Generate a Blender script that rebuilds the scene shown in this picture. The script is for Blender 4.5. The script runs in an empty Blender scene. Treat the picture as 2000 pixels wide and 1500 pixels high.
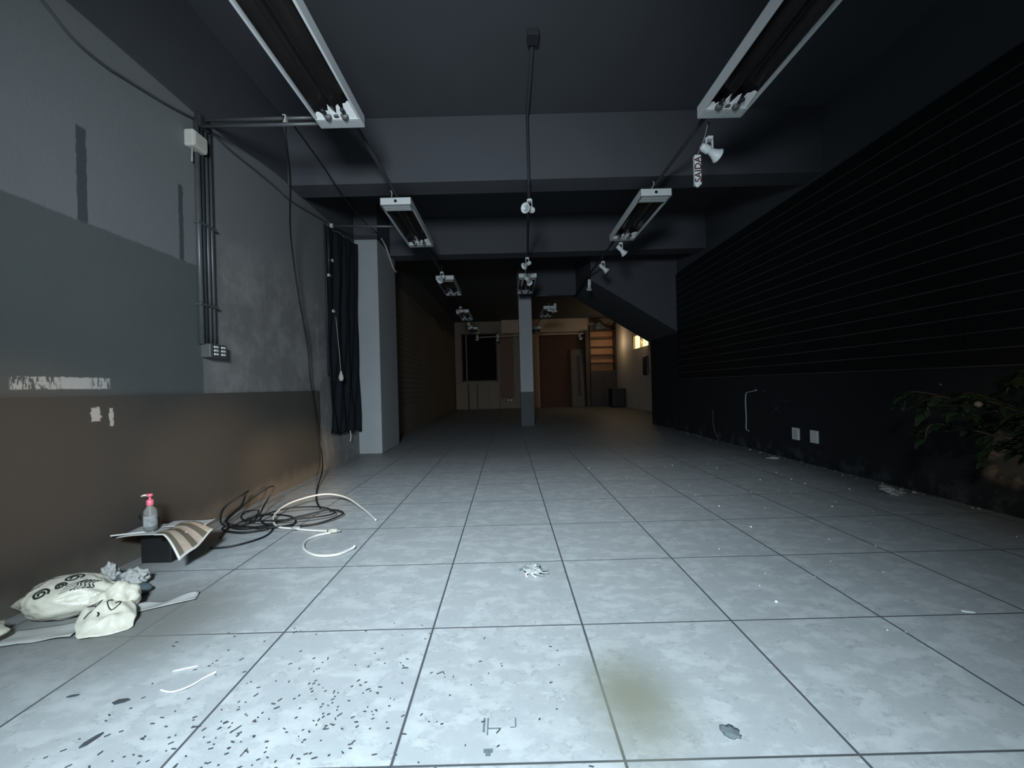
import bpy, bmesh, math, random
from mathutils import Vector, Matrix, noise
from mathutils.bvhtree import BVHTree
random.seed(7)
sc = bpy.context.scene
COL = sc.collection
PI = math.pi
V = Vector

# ------------------------------------------------------------------ helpers
class MB:
    """collects geometry that becomes ONE mesh object"""
    def __init__(s): s.v=[]; s.f=[]; s.m=[]; s.mi=0
    def face(s, pts):
        b=len(s.v); s.v+= [tuple(p) for p in pts]; s.f.append(tuple(range(b,b+len(pts)))); s.m.append(s.mi); return s
    def box(s, x0,x1,y0,y1,z0,z1):
        b=len(s.v)
        s.v+=[(x0,y0,z0),(x1,y0,z0),(x1,y1,z0),(x0,y1,z0),(x0,y0,z1),(x1,y0,z1),(x1,y1,z1),(x0,y1,z1)]
        for q in ((0,3,2,1),(4,5,6,7),(0,1,5,4),(1,2,6,5),(2,3,7,6),(3,0,4,7)):
            s.f.append(tuple(b+i for i in q)); s.m.append(s.mi)
        return s
    def prism(s, poly, axis, a0, a1):
        """poly: 2D points; extruded along axis between a0 and a1"""
        def P(p,a):
            if axis=='x': return (a,p[0],p[1])
            if axis=='y': return (p[0],a,p[1])
            return (p[0],p[1],a)
        n=len(poly); b=len(s.v)
        s.v+=[P(p,a0) for p in poly]+[P(p,a1) for p in poly]
        s.f.append(tuple(b+i for i in range(n))); s.f.append(tuple(b+n+i for i in reversed(range(n))))
        for i in range(n):
            j=(i+1)%n; s.f.append((b+i,b+n+i,b+n+j,b+j))
        s.m+=[s.mi]*(n+2); return s
    def rings(s, rings, cap0=True, cap1=True):
        n=len(rings[0]); b=len(s.v)
        for r in rings: s.v+=[tuple(p) for p in r]
        for k in range(len(rings)-1):
            for i in range(n):
                j=(i+1)%n
                s.f.append((b+k*n+i,b+k*n+j,b+(k+1)*n+j,b+(k+1)*n+i)); s.m.append(s.mi)
        if cap0: s.f.append(tuple(b+i for i in reversed(range(n)))); s.m.append(s.mi)
        if cap1: s.f.append(tuple(b+(len(rings)-1)*n+i for i in range(n))); s.m.append(s.mi)
        return s
    def lathe(s, prof, n=20, M=Matrix.Identity(4), cap0=True, cap1=True):
        """prof: (radius, height) pairs about local z"""
        return s.rings([[M@V((r*math.cos(2*PI*i/n), r*math.sin(2*PI*i/n), h)) for i in range(n)] for r,h in prof],cap0,cap1)
    def tube(s, pts, r, n=8, smooth=0):
        pts=[V(p) for p in pts]
        if smooth: pts=spline(pts,smooth)
        up=V((0,0,1)); rr=[]; prev=None
        for i,p in enumerate(pts):
            t=(pts[min(i+1,len(pts)-1)]-pts[max(i-1,0)]).normalized()
            if prev is None:
                a=t.cross(up)
                if a.length<1e-3: a=t.cross(V((1,0,0)))
                a.normalize()
            else:
                a=prev-t*prev.dot(t)
                a=a.normalized() if a.length>1e-6 else prev
            prev=a; b=t.cross(a)
            rr.append([p+a*r*math.cos(2*PI*k/n)+b*r*math.sin(2*PI*k/n) for k in range(n)])
        return s.rings(rr)
    def grid(s, fn, nu, nv):
        b=len(s.v)
        for i in range(nu+1):
            for j in range(nv+1): s.v.append(tuple(fn(i/nu,j/nv)))
        for i in range(nu):
            for j in range(nv):
                a=b+i*(nv+1)+j; s.f.append((a,a+nv+1,a+nv+2,a+1)); s.m.append(s.mi)
        return s
    def build(s, name, mat, parent=None, smooth=False, bevel=0, loc=None, solid=0):
        me=bpy.data.meshes.new(name); me.from_pydata(s.v,[],s.f)
        mats=mat if isinstance(mat,(list,tuple)) else [mat]
        for m in mats: me.materials.append(m)
        me.polygons.foreach_set('material_index', s.m)
        bm=bmesh.new(); bm.from_mesh(me); bmesh.ops.recalc_face_normals(bm,faces=bm.faces); bm.to_mesh(me); bm.free()
        if smooth: me.polygons.foreach_set('use_smooth',[True]*len(me.polygons))
        o=bpy.data.objects.new(name,me); COL.objects.link(o)
        if parent: o.parent=parent
        if loc: o.location=loc
        if bevel:
            b=o.modifiers.new('bevel','BEVEL'); b.width=bevel; b.segments=2; b.limit_method='ANGLE'
        if solid:
            b=o.modifiers.new('solid','SOLIDIFY'); b.thickness=solid; b.offset=0
        return o

def spline(pts,k):
    out=[]
    n=len(pts)
    for i in range(n-1):
        p0=pts[max(i-1,0)];p1=pts[i];p2=pts[i+1];p3=pts[min(i+2,n-1)]
        for j in range(k):
            t=j/k
            out.append(0.5*((2*p1)+(p2-p0)*t+(2*p0-5*p1+4*p2-p3)*t*t+(3*p1-p0-3*p2+p3)*t**3))
    out.append(pts[-1]); return out

def tag(o,label=None,cat=None,group=None,kind=None):
    if label: o['label']=label
    if cat: o['category']=cat
    if group: o['group']=group
    if kind: o['kind']=kind
    return o
def thing(name,label,cat,loc=(0,0,0),rz=0,group=None):
    o=bpy.data.objects.new(name,None); COL.objects.link(o); o.location=loc; o.rotation_euler=(0,0,rz)
    o.empty_display_size=.1
    return tag(o,label,cat,group)
def kids(o): return [c for c in bpy.data.objects if c.parent==o]
def copy_tree(o,parent=None):
    c=o.copy(); COL.objects.link(c)
    if parent: c.parent=parent
    for ch in kids(o): copy_tree(ch,c)
    return c
def struct(o): o['kind']='structure'; return o

# ------------------------------------------------------------------ materials
class NT:
    def __init__(s,name):
        s.m=bpy.data.materials.new(name); s.m.use_nodes=True; s.t=s.m.node_tree; s.b=s.t.nodes['Principled BSDF']
        g=s.t.nodes.new('ShaderNodeNewGeometry'); s.P=g.outputs['Position']
        x=s.t.nodes.new('ShaderNodeSeparateXYZ'); s.t.links.new(s.P,x.inputs[0]); s.x,s.y,s.z=x.outputs
    def L(s,a,b): s.t.links.new(a,b)
    def set(s,sock,v):
        if isinstance(v,bpy.types.NodeSocket): s.L(v,sock)
        else: sock.default_value=v
    def math(s,op,a,b=0.0,c=None,clamp=False):
        n=s.t.nodes.new('ShaderNodeMath'); n.operation=op; n.use_clamp=clamp
        s.set(n.inputs[0],a); s.set(n.inputs[1],b)
        if c is not None: s.set(n.inputs[2],c)
        return n.outputs[0]
    def step(s,v,a,b):
        n=s.t.nodes.new('ShaderNodeMapRange'); n.interpolation_type='SMOOTHSTEP'
        s.set(n.inputs[0],v); s.set(n.inputs[1],a); s.set(n.inputs[2],b); n.inputs[3].default_value=0; n.inputs[4].default_value=1
        return n.outputs[0]
    def noise(s,scale,detail=4,rough=.55,vec=None,stretch=None):
        n=s.t.nodes.new('ShaderNodeTexNoise'); n.inputs['Scale'].default_value=scale; n.inputs['Detail'].default_value=detail; n.inputs['Roughness'].default_value=rough
        src=vec or s.P
        if stretch:
            mp=s.t.nodes.new('ShaderNodeMapping'); mp.inputs['Scale'].default_value=stretch; s.L(src,mp.inputs[0]); src=mp.outputs[0]
        s.L(src,n.inputs['Vector']); return n.outputs['Fac']
    def mix(s,f,a,b):
        n=s.t.nodes.new('ShaderNodeMix'); n.data_type='RGBA'
        s.set(n.inputs[0],f)
        for k,v in ((6,a),(7,b)):
            if isinstance(v,bpy.types.NodeSocket): s.L(v,n.inputs[k])
            else: n.inputs[k].default_value=(*v,1)
        return n.outputs[2]
    def mul(s,*a):
        r=a[0]
        for k in a[1:]: r=s.math('MULTIPLY',r,k)
        return r
    def band(s,v,a,b,soft=.01):
        return s.mul(s.step(v,a-soft,a+soft), s.math('SUBTRACT',1.0,s.step(v,b-soft,b+soft)))
    def jitter(s,v,amt,scale):
        return s.math('ADD',v,s.math('MULTIPLY',s.math('SUBTRACT',s.noise(scale),.5),amt))
    def bump(s,h,strength=.2,dist=.01):
        n=s.t.nodes.new('ShaderNodeBump'); n.inputs['Strength'].default_value=strength; n.inputs['Distance'].default_value=dist
        s.L(h,n.inputs['Height']); s.L(n.outputs[0],s.b.inputs['Normal'])
    def out(s,col=None,rough=None,metal=None,spec=None):
        if col is not None:
            if isinstance(col,bpy.types.NodeSocket): s.L(col,s.b.inputs['Base Color'])
            else: s.b.inputs['Base Color'].default_value=(*col,1)
        if rough is not None: s.set(s.b.inputs['Roughness'],rough)
        if metal is not None: s.b.inputs['Metallic'].default_value=metal
        if spec is not None: s.b.inputs['Specular IOR Level'].default_value=spec
        return s.m

def mat(name,c,rough=.6,var=.15,scale=8,bump=0,metal=0,spec=.5):
    n=NT(name); f=n.noise(scale)
    lo=tuple(k*(1-var) for k in c); hi=tuple(min(1,k*(1+var)) for k in c)
    col=n.mix(f,lo,hi)
    if bump: n.bump(n.noise(scale*6),bump,.004)
    return n.out(col,rough,metal,spec)

DARKP=(.064,.068,.077)
M={}
M['ceil']=mat('dark_ceiling_paint',DARKP,.75,.12,1.5,.1,spec=.3)
M['white_metal']=mat('white_enamel',(.52,.55,.55),.45,.08,14)
M['rim_metal']=mat('white_rim',(.60,.63,.63),.4,.06,14)
M['torn']=mat('torn_white_lining',(.85,.87,.85),.6,.1,30)
M['mirror']=mat('smoked_reflector',(.036,.033,.032),.16,.35,5,metal=.6)
M['black']=mat('black_plastic',(.012,.012,.013),.5,.2,20)
M['socket']=mat('grey_socket',(.10,.10,.10),.45,.2,30)
M['pipe']=mat('grey_conduit',(.085,.09,.093),.42,.2,18,metal=.25)
M['darkpipe']=mat('painted_conduit',(.030,.032,.035),.6,.2,18,spec=.2)
M['cable']=mat('black_cable',(.006,.006,.006),.5,.2,20)
M['wcable']=mat('white_cable',(.62,.60,.55),.45,.1,20)
M['ivory']=mat('ivory_plastic',(.46,.45,.39),.5,.08,20)
M['spot']=mat('white_spot_enamel',(.66,.69,.69),.4,.08,20)
M['lens']=mat('lamp_lens',(.30,.33,.34),.2,.1,20)
M['red']=mat('dark_red_letters',(.07,.012,.018),.5,.1,20)
M['cloth']=mat('black_cloth',(.012,.014,.018),.9,.4,4,.3,spec=.2)
M['colwhite']=mat('pale_column_paint',(.30,.32,.33),.6,.10,3,.1)
M['colbase']=mat('grey_column_base',(.06,.065,.07),.7,.25,5)
M['tan']=mat('tan_back_wall',(.24,.205,.165),.75,.14,1.2,.1)
M['tanlight']=mat('tan_bulkhead',(.42,.33,.24),.7,.1,1.2)
M['brownpanel']=mat('brown_board',(.13,.07,.045),.6,.25,1.3)
M['redpanel']=mat('red_brown_door',(.085,.036,.022),.6,.25,1.1,spec=.2)
M['maroon']=mat('dark_maroon_pane',(.014,.009,.012),.8,.2,2,spec=.1)
M['whitewall']=mat('off_white_wall',(.52,.48,.42),.7,.1,2,.1)
M['shelfwood']=mat('orange_shelf_wood',(.42,.20,.085),.55,.22,3)
M['shelfdark']=mat('dark_shelf_edge',(.06,.03,.018),.6,.2,3)
M['cabdark']=mat('dark_cabinet_door',(.035,.026,.022),.55,.2,3)
M['greydoor']=mat('grey_leaning_panel',(.085,.075,.068),.6,.2,2)
M['bag']=None
M['paper']=mat('crumpled_paper',(.42,.42,.40),.8,.1,20,.3)
M['foil']=mat('shiny_crumple',(.33,.35,.35),.3,.9,28)
M['bluegrey']=mat('blue_grey_plastic',(.10,.13,.15),.5,.2,10)
M['ink']=mat('dark_print',(.02,.025,.025),.7,.2,20)
M['pink']=mat('pink_pump',(.72,.17,.24),.4,.1,20)
M['leaf']=mat('dark_leaf',(.022,.040,.022),.45,.4,6)
M['leafpale']=mat('pale_bloom',(.16,.15,.11),.6,.3,20)
M['stem']=mat('brown_stem',(.05,.035,.02),.7,.2,10)
M['clay']=mat('clay_pot',(.17,.08,.045),.7,.2,8)
M['grit']=mat('dark_grit',(.05,.055,.06),.8,.3,30)
M['crumb']=mat('white_crumb',(.85,.87,.87),.7,.1,30)
M['scrapwhite']=mat('white_scrap',(.9,.92,.92),.5,.1,30)
M['tapegrey']=mat('grey_tape_residue',(.13,.16,.17),.7,.4,60)
M['backboard']=mat('wood_edge',(.25,.16,.10),.7,.2,4)
M['plate']=mat('white_cover_plate',(.66,.68,.67),.4,.05,20)
M['rcable']=mat('pale_wire',(.30,.32,.33),.5,.2,30)
M['groove']=mat('slat_insert',(.080,.078,.075),.45,.5,2.2)
M['slat']=mat('black_slat_board',(.008,.008,.009),.5,.3,3,spec=.25)

# clear plastic bottle
def mk_clear():
    n=NT('clear_plastic'); n.b.inputs['Transmission Weight'].default_value=.85; n.b.inputs['IOR'].default_value=1.25
    return n.out((.85,.88,.86),.08)
M['clear']=mk_clear()

def mk_bag():
    n=NT('white_plastic_bag'); c=n.mix(n.noise(9),(.60,.57,.47),(.74,.71,.60))
    n.bump(n.noise(22,3),.5,.012); return n.out(c,.42)
M['bag']=mk_bag()

T=.6205; X0=-.335; Y0=1.705
def mk_floor():
    n=NT('floor_tiles')
    def line(v,o,nm):
        u=n.math('DIVIDE',n.math('SUBTRACT',v,o),T)
        fr=n.math('FRACT',n.math('ADD',u,100.0))
        d=n.math('MINIMUM',fr,n.math('SUBTRACT',1.0,fr))
        return n.math('MULTIPLY',d,T), n.math('FLOOR',u)
    dx,ix=line(n.x,X0,'x'); dy,iy=line(n.y,Y0,'y')
    gx=n.math('SUBTRACT',1.0,n.step(dx,.0026,.0056)); gy=n.math('SUBTRACT',1.0,n.step(dy,.0022,.0046))
    g=n.math('MAXIMUM',gx,gy)
    # per tile tone and offset so the mottling breaks at the joints
    cx=n.t.nodes.new('ShaderNodeCombineXYZ'); n.L(ix,cx.inputs[0]); n.L(iy,cx.inputs[1])
    wn=n.t.nodes.new('ShaderNodeTexWhiteNoise'); wn.noise_dimensions='3D'; n.L(cx.outputs[0],wn.inputs['Vector'])
    off=n.t.nodes.new('ShaderNodeVectorMath'); off.operation='MULTIPLY_ADD'
    n.L(wn.outputs['Color'],off.inputs[0]); off.inputs[1].default_value=(9,9,9); n.L(n.P,off.inputs[2])
    a=n.noise(8.5,9,.70,off.outputs[0],(1,1.5,1)); b=n.noise(19,6,.7,off.outputs[0]); big=n.noise(1.3,3)
    m=n.step(a,.40,.66)
    col=n.mix(m,(.375,.392,.40),(.478,.495,.498))
    vein=n.math('SUBTRACT',1.0,n.step(n.math('ABSOLUTE',n.math('SUBTRACT',a,.5)),.0,.022))
    col=n.mix(n.mul(vein,n.step(b,.46,.62),.7),col,(.22,.235,.24))
    col=n.mix(n.math('MULTIPLY',wn.outputs['Value'],.10),col,(.32,.33,.33))
    col=n.mix(n.math('MULTIPLY',n.step(big,.45,.75),.18),col,(.30,.30,.29))
    # two soft glass smudges painted into the tiles: yellowish, and greyish by the bag
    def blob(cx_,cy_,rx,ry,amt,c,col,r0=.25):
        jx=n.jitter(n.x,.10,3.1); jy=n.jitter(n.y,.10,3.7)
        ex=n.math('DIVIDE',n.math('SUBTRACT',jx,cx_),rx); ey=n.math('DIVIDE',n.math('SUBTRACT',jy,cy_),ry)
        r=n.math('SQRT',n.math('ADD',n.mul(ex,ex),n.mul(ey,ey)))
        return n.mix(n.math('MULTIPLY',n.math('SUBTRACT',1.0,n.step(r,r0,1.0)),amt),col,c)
    g=n.mul(g,1.0)
    col=n.mix(g,col,(.075,.08,.085))
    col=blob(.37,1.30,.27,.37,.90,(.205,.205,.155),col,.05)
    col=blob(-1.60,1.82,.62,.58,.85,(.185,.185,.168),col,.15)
    lside=n.mul(n.math('SUBTRACT',1.0,n.step(n.math('SUBTRACT',n.jitter(n.x,.25,5),-2.3),.0,.55)),.65)  # tile colour darkens towards the left wall
    col=n.mix(lside,col,(.16,.155,.14))
    rside=n.mul(n.step(n.jitter(n.x,.5,4),2.75,3.5),.6)  # tile colour darkens towards the right wall
    col=n.mix(rside,col,(.09,.10,.10))
    fshade=n.mul(n.step(n.jitter(n.y,1.0,1.6),3.7,7.0),.70)   # light fall-off towards the rear, painted into the tiles
    col=n.mix(fshade,col,(.11,.11,.115))
    h=n.math('SUBTRACT',n.math('MULTIPLY',b,.15),g)
    n.bump(h,.25,.003)
    return n.out(col,n.math('ADD',.42,n.math('MULTIPLY',b,.2)),None,.35)
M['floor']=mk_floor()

def mk_leftwall():
    n=NT('left_wall_paint')
    zj=n.jitter(n.z,.030,14); yj=n.jitter(n.y,.02,20)
    base=n.mix(n.noise(2.4),(.150,.158,.160),(.178,.186,.189))
    # bare stained cement beyond the conduit
    st=n.mul(n.step(n.y,3.1,3.3),n.math('SUBTRACT',1.0,n.step(n.jitter(n.z,.5,1.4),1.9,2.5)))
    cem=n.mix(n.step(n.noise(3.2,6,.65),.38,.66),(.170,.167,.160),(.265,.26,.253))
    base=n.mix(n.math('MULTIPLY',st,.85),base,cem)
    drip=n.mul(st,n.step(n.noise(5,4,.6,None,(1,2.2,.12)),.60,.72),.5)
    base=n.mix(drip,base,(.33,.325,.315))
    # painted-over band where a counter stood
    reg=n.mul(n.math('SUBTRACT',1.0,n.step(yj,3.13,3.16)),n.band(zj,.9,1.975,.008))
    base=n.mix(reg,base,n.mix(n.noise(3),(.086,.096,.096),(.100,.110,.110)))
    for (a,b,z0,z1) in ((2.245,2.30,1.97,2.50),(2.945,2.985,1.97,2.52)):
        base=n.mix(n.mul(n.band(yj,a,b,.004),n.band(n.z,z0,z1,.01)),base,(.062,.068,.070))
    # paint torn off in a strip
    pl=n.mul(n.band(n.y,1.92,2.40,.008),n.band(n.jitter(n.z,.015,40),1.045,1.108,.004))
    holes=n.step(n.noise(26,4,.6,None,(1,2.3,.8)),.44,.52)
    solid=n.band(n.y,2.13,2.30,.02)
    pl=n.mul(pl,n.math('MAXIMUM',holes,solid))
    base=n.mix(pl,base,(.42,.43,.42))
    # dark paint on everything above the beam line
    dk=n.step(n.math('SUBTRACT',n.z,n.mul(n.step(n.y,3.15,4.4),.115)),3.135,3.15)
    far=n.step(n.y,7.3,7.4)
    brown=n.mix(n.noise(1.5),(.125,.11,.093),(.165,.145,.122))
    base=n.mix(far,base,brown)
    lap=n.math('FRACT',n.math('DIVIDE',n.z,.12))
    grv=n.mul(n.math('SUBTRACT',1.0,n.step(n.math('ABSOLUTE',n.math('SUBTRACT',lap,.5)),.06,.12)),n.band(n.y,7.4,11.2,.05),n.band(n.z,.6,2.7,.02))
    base=n.mix(n.math('MULTIPLY',grv,.6),base,(.05,.04,.03))
    base=n.mix(dk,base,DARKP)
    n.bump(n.math('ADD',n.noise(60,3),n.math('MULTIPLY',n.noise(9),2.0)),.12,.006)
    return n.out(base,.7,None,.3)
M['lwall']=mk_leftwall()

def mk_dado():
    n=NT('dado_board')
    base=n.mix(n.noise(1.6),(.058,.055,.050),(.076,.071,.064))
    def patch(y0,y1,z0,z1,base,c=(.42,.43,.41)):
        yy=n.jitter(n.y,.035,38); zz=n.jitter(n.z,.04,32)
        return n.mix(n.mul(n.band(yy,y0,y1,.004),n.band(zz,z0,z1,.005)),base,c)
    base=patch(2.262,2.312,.862,.940,base); base=patch(2.362,2.388,.832,.928,base)
    base=n.mix(n.mul(n.math('SUBTRACT',1.0,n.step(n.jitter(n.z,.14,7),.02,.20)),.55),base,(.20,.175,.14))
    n.bump(n.noise(70,3),.08,.003)
    return n.out(base,.55,None,.35)
M['dado']=mk_dado()

def mk_rightwall():
    n=NT('black_right_wall')
    base=n.mix(n.noise(2),(.013,.014,.017),(.020,.021,.025))
    low=n.math('SUBTRACT',1.0,n.step(n.jitter(n.z,.30,5),.02,.26))
    pat=n.mul(low,n.step(n.noise(6.5,5,.62),.46,.64))
    base=n.mix(n.math('MULTIPLY',pat,.8),base,(.055,.062,.064))
    for (y,z,r) in ((3.31,.92,.012),(2.95,.62,.010),(5.35,.62,.012),(5.78,.86,.016),(5.60,.84,.012),(5.15,.72,.01)):
        dy=n.math('SUBTRACT',n.jitter(n.y,.03,40),y); dz=n.math('SUBTRACT',n.jitter(n.z,.03,44),z)
        rr=n.math('SQRT',n.math('ADD',n.mul(dy,dy),n.mul(dz,dz)))
        base=n.mix(n.math('SUBTRACT',1.0,n.step(rr,r*.6,r)),base,(.25,.25,.24))
    # reflected pavement painted low on the wall by the plant
    pave=n.mul(n.math('SUBTRACT',1.0,n.step(n.jitter(n.y,.30,4),2.85,3.10)),n.band(n.jitter(n.z,.12,7),.24,.58,.05),n.math('SUBTRACT',1.0,n.step(n.x,3.6,3.7)))
    base=n.mix(pave,base,n.mix(n.noise(14),(.20,.155,.11),(.34,.27,.20)))
    dk=n.step(n.z,3.20,3.22)
    base=n.mix(dk,base,DARKP)
    n.bump(n.noise(30,4),.2,.01)
    return n.out(base,.6,None,.25)
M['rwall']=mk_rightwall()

def emis(name,c,s):
    n=NT(name); n.b.inputs['Emission Color'].default_value=(*c,1); n.b.inputs['Emission Strength'].default_value=s
    return n.out((.6,.55,.4),.5)
WARMPANE=emis('lit_window_glass',(1.0,.86,.42),1.5)

# ------------------------------------------------------------------ setting
XL=-2.33; XR=3.5; CE=3.95; YB=18.6; XB=4.93
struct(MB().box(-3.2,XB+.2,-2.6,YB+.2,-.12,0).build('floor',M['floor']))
struct(MB().box(XL-.2,XB+.2,-.6,YB+.2,CE,CE+.2).build('ceiling',M['ceil']))
struct(MB().box(XL-.2,XL,-.6,YB+.2,0,CE).build('wall_left',M['lwall']))
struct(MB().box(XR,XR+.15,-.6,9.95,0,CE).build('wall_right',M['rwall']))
struct(MB().box(XR+.15,XB+.2,9.80,9.95,0,CE).build('wall_return',M['whitewall']))
m=MB()   # right wall of the rear room with a hole for the lit window
WY0,WY1,WZ0,WZ1=14.2,16.05,2.26,2.84
m.box(XB,XB+.2,9.95,WY0,0,CE).box(XB,XB+.2,WY1,YB+.2,0,CE).box(XB,XB+.2,WY0,WY1,0,WZ0).box(XB,XB+.2,WY0,WY1,WZ1,CE)
struct(m.build('wall_rear_right',M['whitewall']))
OX0,OX1,OZ0,OZ1=-2.05,-.42,1.24,3.42   # dark window in the back wall
m=MB().box(XL-.2,OX0,YB,YB+.2,0,CE).box(OX1,XB+.2,YB,YB+.2,0,CE).box(OX0,OX1,YB,YB+.2,0,OZ0).box(OX0,OX1,YB,YB+.2,OZ1,CE)
struct(m.build('wall_back',M['tan']))
# shop front: piers and lintel round the wide opening behind the camera
m=MB().box(XL-.2,-2.20,-.60,-.40,0,CE).box(3.2,XR+.15,-.60,-.40,0,CE).box(-2.20,3.2,-.60,-.40,2.95,CE)
struct(m.build('wall_front',M['ceil']))
# beams
struct(MB().box(XL,XR,4.45,4.75,3.24,CE).build('trim_1',M['ceil'],bevel=.006))
struct(MB().box(XL,XR,7.08,7.38,3.30,CE).build('trim_2',M['ceil'],bevel=.006))
struct(MB().box(.30,XR,10.10,10.40,3.20,CE).build('trim_3',M['ceil'],bevel=.006))
# stair enclosure on the right, sloping underside
m=MB().prism([(1.75,CE),(1.75,3.10),(3.5,2.0),(3.5,CE)],'y',8.3,10.1)
tag(m.build('stair_enclosure',M['ceil'],bevel=.006),'dark grey boxed-in staircase slanting down to the black right wall','staircase')
# pilaster on the left wall
p=thing('pilaster','pale painted square pilaster on the left wall beside the black curtain','pillar',(-2.15,6.87,0))
MB().box(-.18,.18,-.50,.51,0,3.34).build('shaft',M['colwhite'],p,bevel=.012)
MB().box(-.18,.185,-.50,.51,3.34,CE).build('dark_head',M['ceil'],p)
MB().tube([(.19,-.3,3.42),(.20,-.1,3.36),(.2,.15,3.22),(.2,.35,3.12),(.21,.5,3.10)],.012,6,5).build('cord',M['wcable'],p,True)
# free column
p=thing('column','free-standing white column with a dark grey base in the middle of the hall','column',(.485,10.26,0))
MB().box(-.160,.160,-.16,.16,.84,3.20).build('shaft',M['colwhite'],p,bevel=.008)
MB().box(-.164,.164,-.164,.164,0,.84).build('base',M['colbase'],p,bevel=.006)
MB().box(-.160,.160,-.155,.13,3.20,CE).build('dark_head',M['ceil'],p)

# dado board on the left wall
d=MB().box(XL,-2.30,.3,5.0,0,1.005).build('dado_panel',M['dado'],bevel=.003)
tag(d,'dark grey board covering the lower left wall up to waist height','wall panel')
# slatwall on the right wall
sw=thing('slatwall','black horizontally grooved display board covering the upper right wall','slatwall',(XR,0,1.05))
def slat_panel(y0,y1):
    m=MB(); n=17; P=(3.17-1.05)/n
    for i in range(n):
        z0=i*P
        m.mi=0
        m.prism([(-.03,z0+.010),(-.034,z0+.016),(-.034,z0+P-.006),(-.030,z0+P)],'y',y0,y1)
        m.box(-.030,-.012,y0,y1,z0+.006,z0+P)
        m.mi=1; m.box(-.031,-.010,y0,y1,z0,z0+.007)
    m.mi=0; m.box(-.012,0,y0,y1,0,2.12)
    return m
for y0 in (-.38,1.36,3.10,4.84,6.58):
    slat_panel(y0+.002,min(y0+1.738,8.3)).build('board',[M['slat'],M['groove']],sw)

# ------------------------------------------------------------------ conduits and pipes
def pipe_thing(name,label,runs,r,mt,clips=()):
    t=thing(name,label,'conduit',runs[0][0])
    o=V(runs[0][0])
    for run in runs: MB().tube([V(p)-o for p in run],r,10).build('pipe',mt,t,True)
    for (c,s) in clips:
        c=V(c)-o; MB().box(c.x-s[0],c.x+s[0],c.y-s[1],c.y+s[1],c.z-s[2],c.z+s[2]).build('clip',M['ivory'],t,bevel=.002)
    return t
ZC=3.14
pipe_thing('ceiling_conduit','long dark conduit run carrying the left row of ceiling fixtures',[[(-1.17,.2,ZC),(-1.17,17.5,ZC)]],.016,M['darkpipe'])
pipe_thing('ceiling_conduit','long dark conduit run carrying the right row of ceiling fixtures',[[(1.66,.2,ZC),(1.66,8.0,ZC),(1.70,10.08,ZC)]],.016,M['darkpipe'])
pipe_thing('ceiling_conduit','dark conduit run along the middle of the ceiling above the column',[[(.29,3.5,3.93),(.29,4.42,3.90),(.29,4.42,3.22),(.29,4.6,ZC+.02),(.41,7.1,ZC+.02),(.47,10.05,ZC+.02)]],.016,M['darkpipe'])
pipe_thing('ceiling_conduit','short dark conduit run carrying the fixtures beyond the stair enclosure',[[(1.16,10.45,ZC),(1.05,17.5,ZC)]],.014,M['darkpipe'])
MB().box(.24,.34,3.38,3.50,3.90,CE).build('ceiling_box',M['darkpipe'],bevel=.006)
tag(bpy.data.objects['ceiling_box'],'small dark box on the ceiling at the near end of the middle conduit','junction box')
pipe_thing('cross_conduit','pair of grey pipes crossing from left wall to the nearest left fixture',
    [[(-2.30,3.17,3.115),(-1.17,3.17,3.115)],[(-2.30,3.15,3.055),(-1.17,3.15,3.055)]],.014,M['pipe'],[((-1.66,3.16,3.10),(.012,.02,.03))])
pipe_thing('cross_conduit','single grey pipe crossing above the black curtain to the left row',[[(-2.30,5.47,3.20),(-1.18,5.47,3.16)]],.016,M['pipe'],[((-2.29,5.47,3.20),(.02,.02,.025))])
pipe_thing('cross_conduit','grey pipe from the head of the white column to the right',[[(.62,9.95,3.17),(1.30,9.95,3.17)]],.014,M['pipe'])
pipe_thing('cross_conduit','pale pipe running across the back of the hall under the bulkhead',[[(-1.2,16.2,2.95),(.5,17.6,3.16),(3.3,17.6,3.16)]],.016,M['ivory'])
# three vertical pipes down the left wall, fuse box, junction box
vp=thing('wall_conduit','bundle of vertical pipes running down the left wall to a switch box','conduit',(-2.31,3.17,1.38))
for (dy,r,mt) in ((-.06,.020,'ivory'),(-.012,.016,'darkpipe'),(.03,.016,'pipe'),(.075,.014,'pipe')):
    mm=M['pipe'] if mt!='darkpipe' else M['darkpipe']
    MB().tube([(0,dy,0),(0,dy,1.70)],r,10).build('pipe',mm,vp,True)
for z in (.92,.0+.30): MB().box(-.02,.026,-.09,.10,z-.010,z+.010).build('clip',M['pipe'],vp,bevel=.003)
MB().box(-.02,.03,-.06,.05,1.66,1.76).build('elbow',M['darkpipe'],vp,bevel=.012)
sb=thing('switch_box','dark wall switch box with two rows of white rockers at the pipe ends','switch',(-2.33,3.22,1.28))
MB().box(0,.075,-.10,.09,0,.105).build('housing',M['socket'],sb,bevel=.006)
for yy in (-.045,.035):
    MB().box(.074,.079,yy-.036,yy+.036,.008,.098).build('face_plate',M['black'],sb,bevel=.002)
    for k in range(3): MB().box(.078,.086,yy-.022,yy+.022,.016+k*.028,.034+k*.028).build('rocker',M['plate'],sb,bevel=.002)
jb=thing('junction_box','ivory junction box clamped over the pipes high on the left wall','junction box',(-2.33,3.09,2.83))
MB().box(0,.075,-.085,.06,0,.125).build('housing',M['ivory'],jb,bevel=.012)
MB().box(.072,.082,-.075,.05,.012,.113).build('cover',M['ivory'],jb,bevel=.006)
MB().tube([(.03,-.04,0),(.035,-.05,-.06),(.03,-.045,-.10)],.006,6,4).build('loose_wire',M['rcable'],jb,True)
cv=thing('wall_conduit','thin dark pipe with white clips along the edge of the black curtain','conduit',(-2.30,5.28,1.2))
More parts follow.
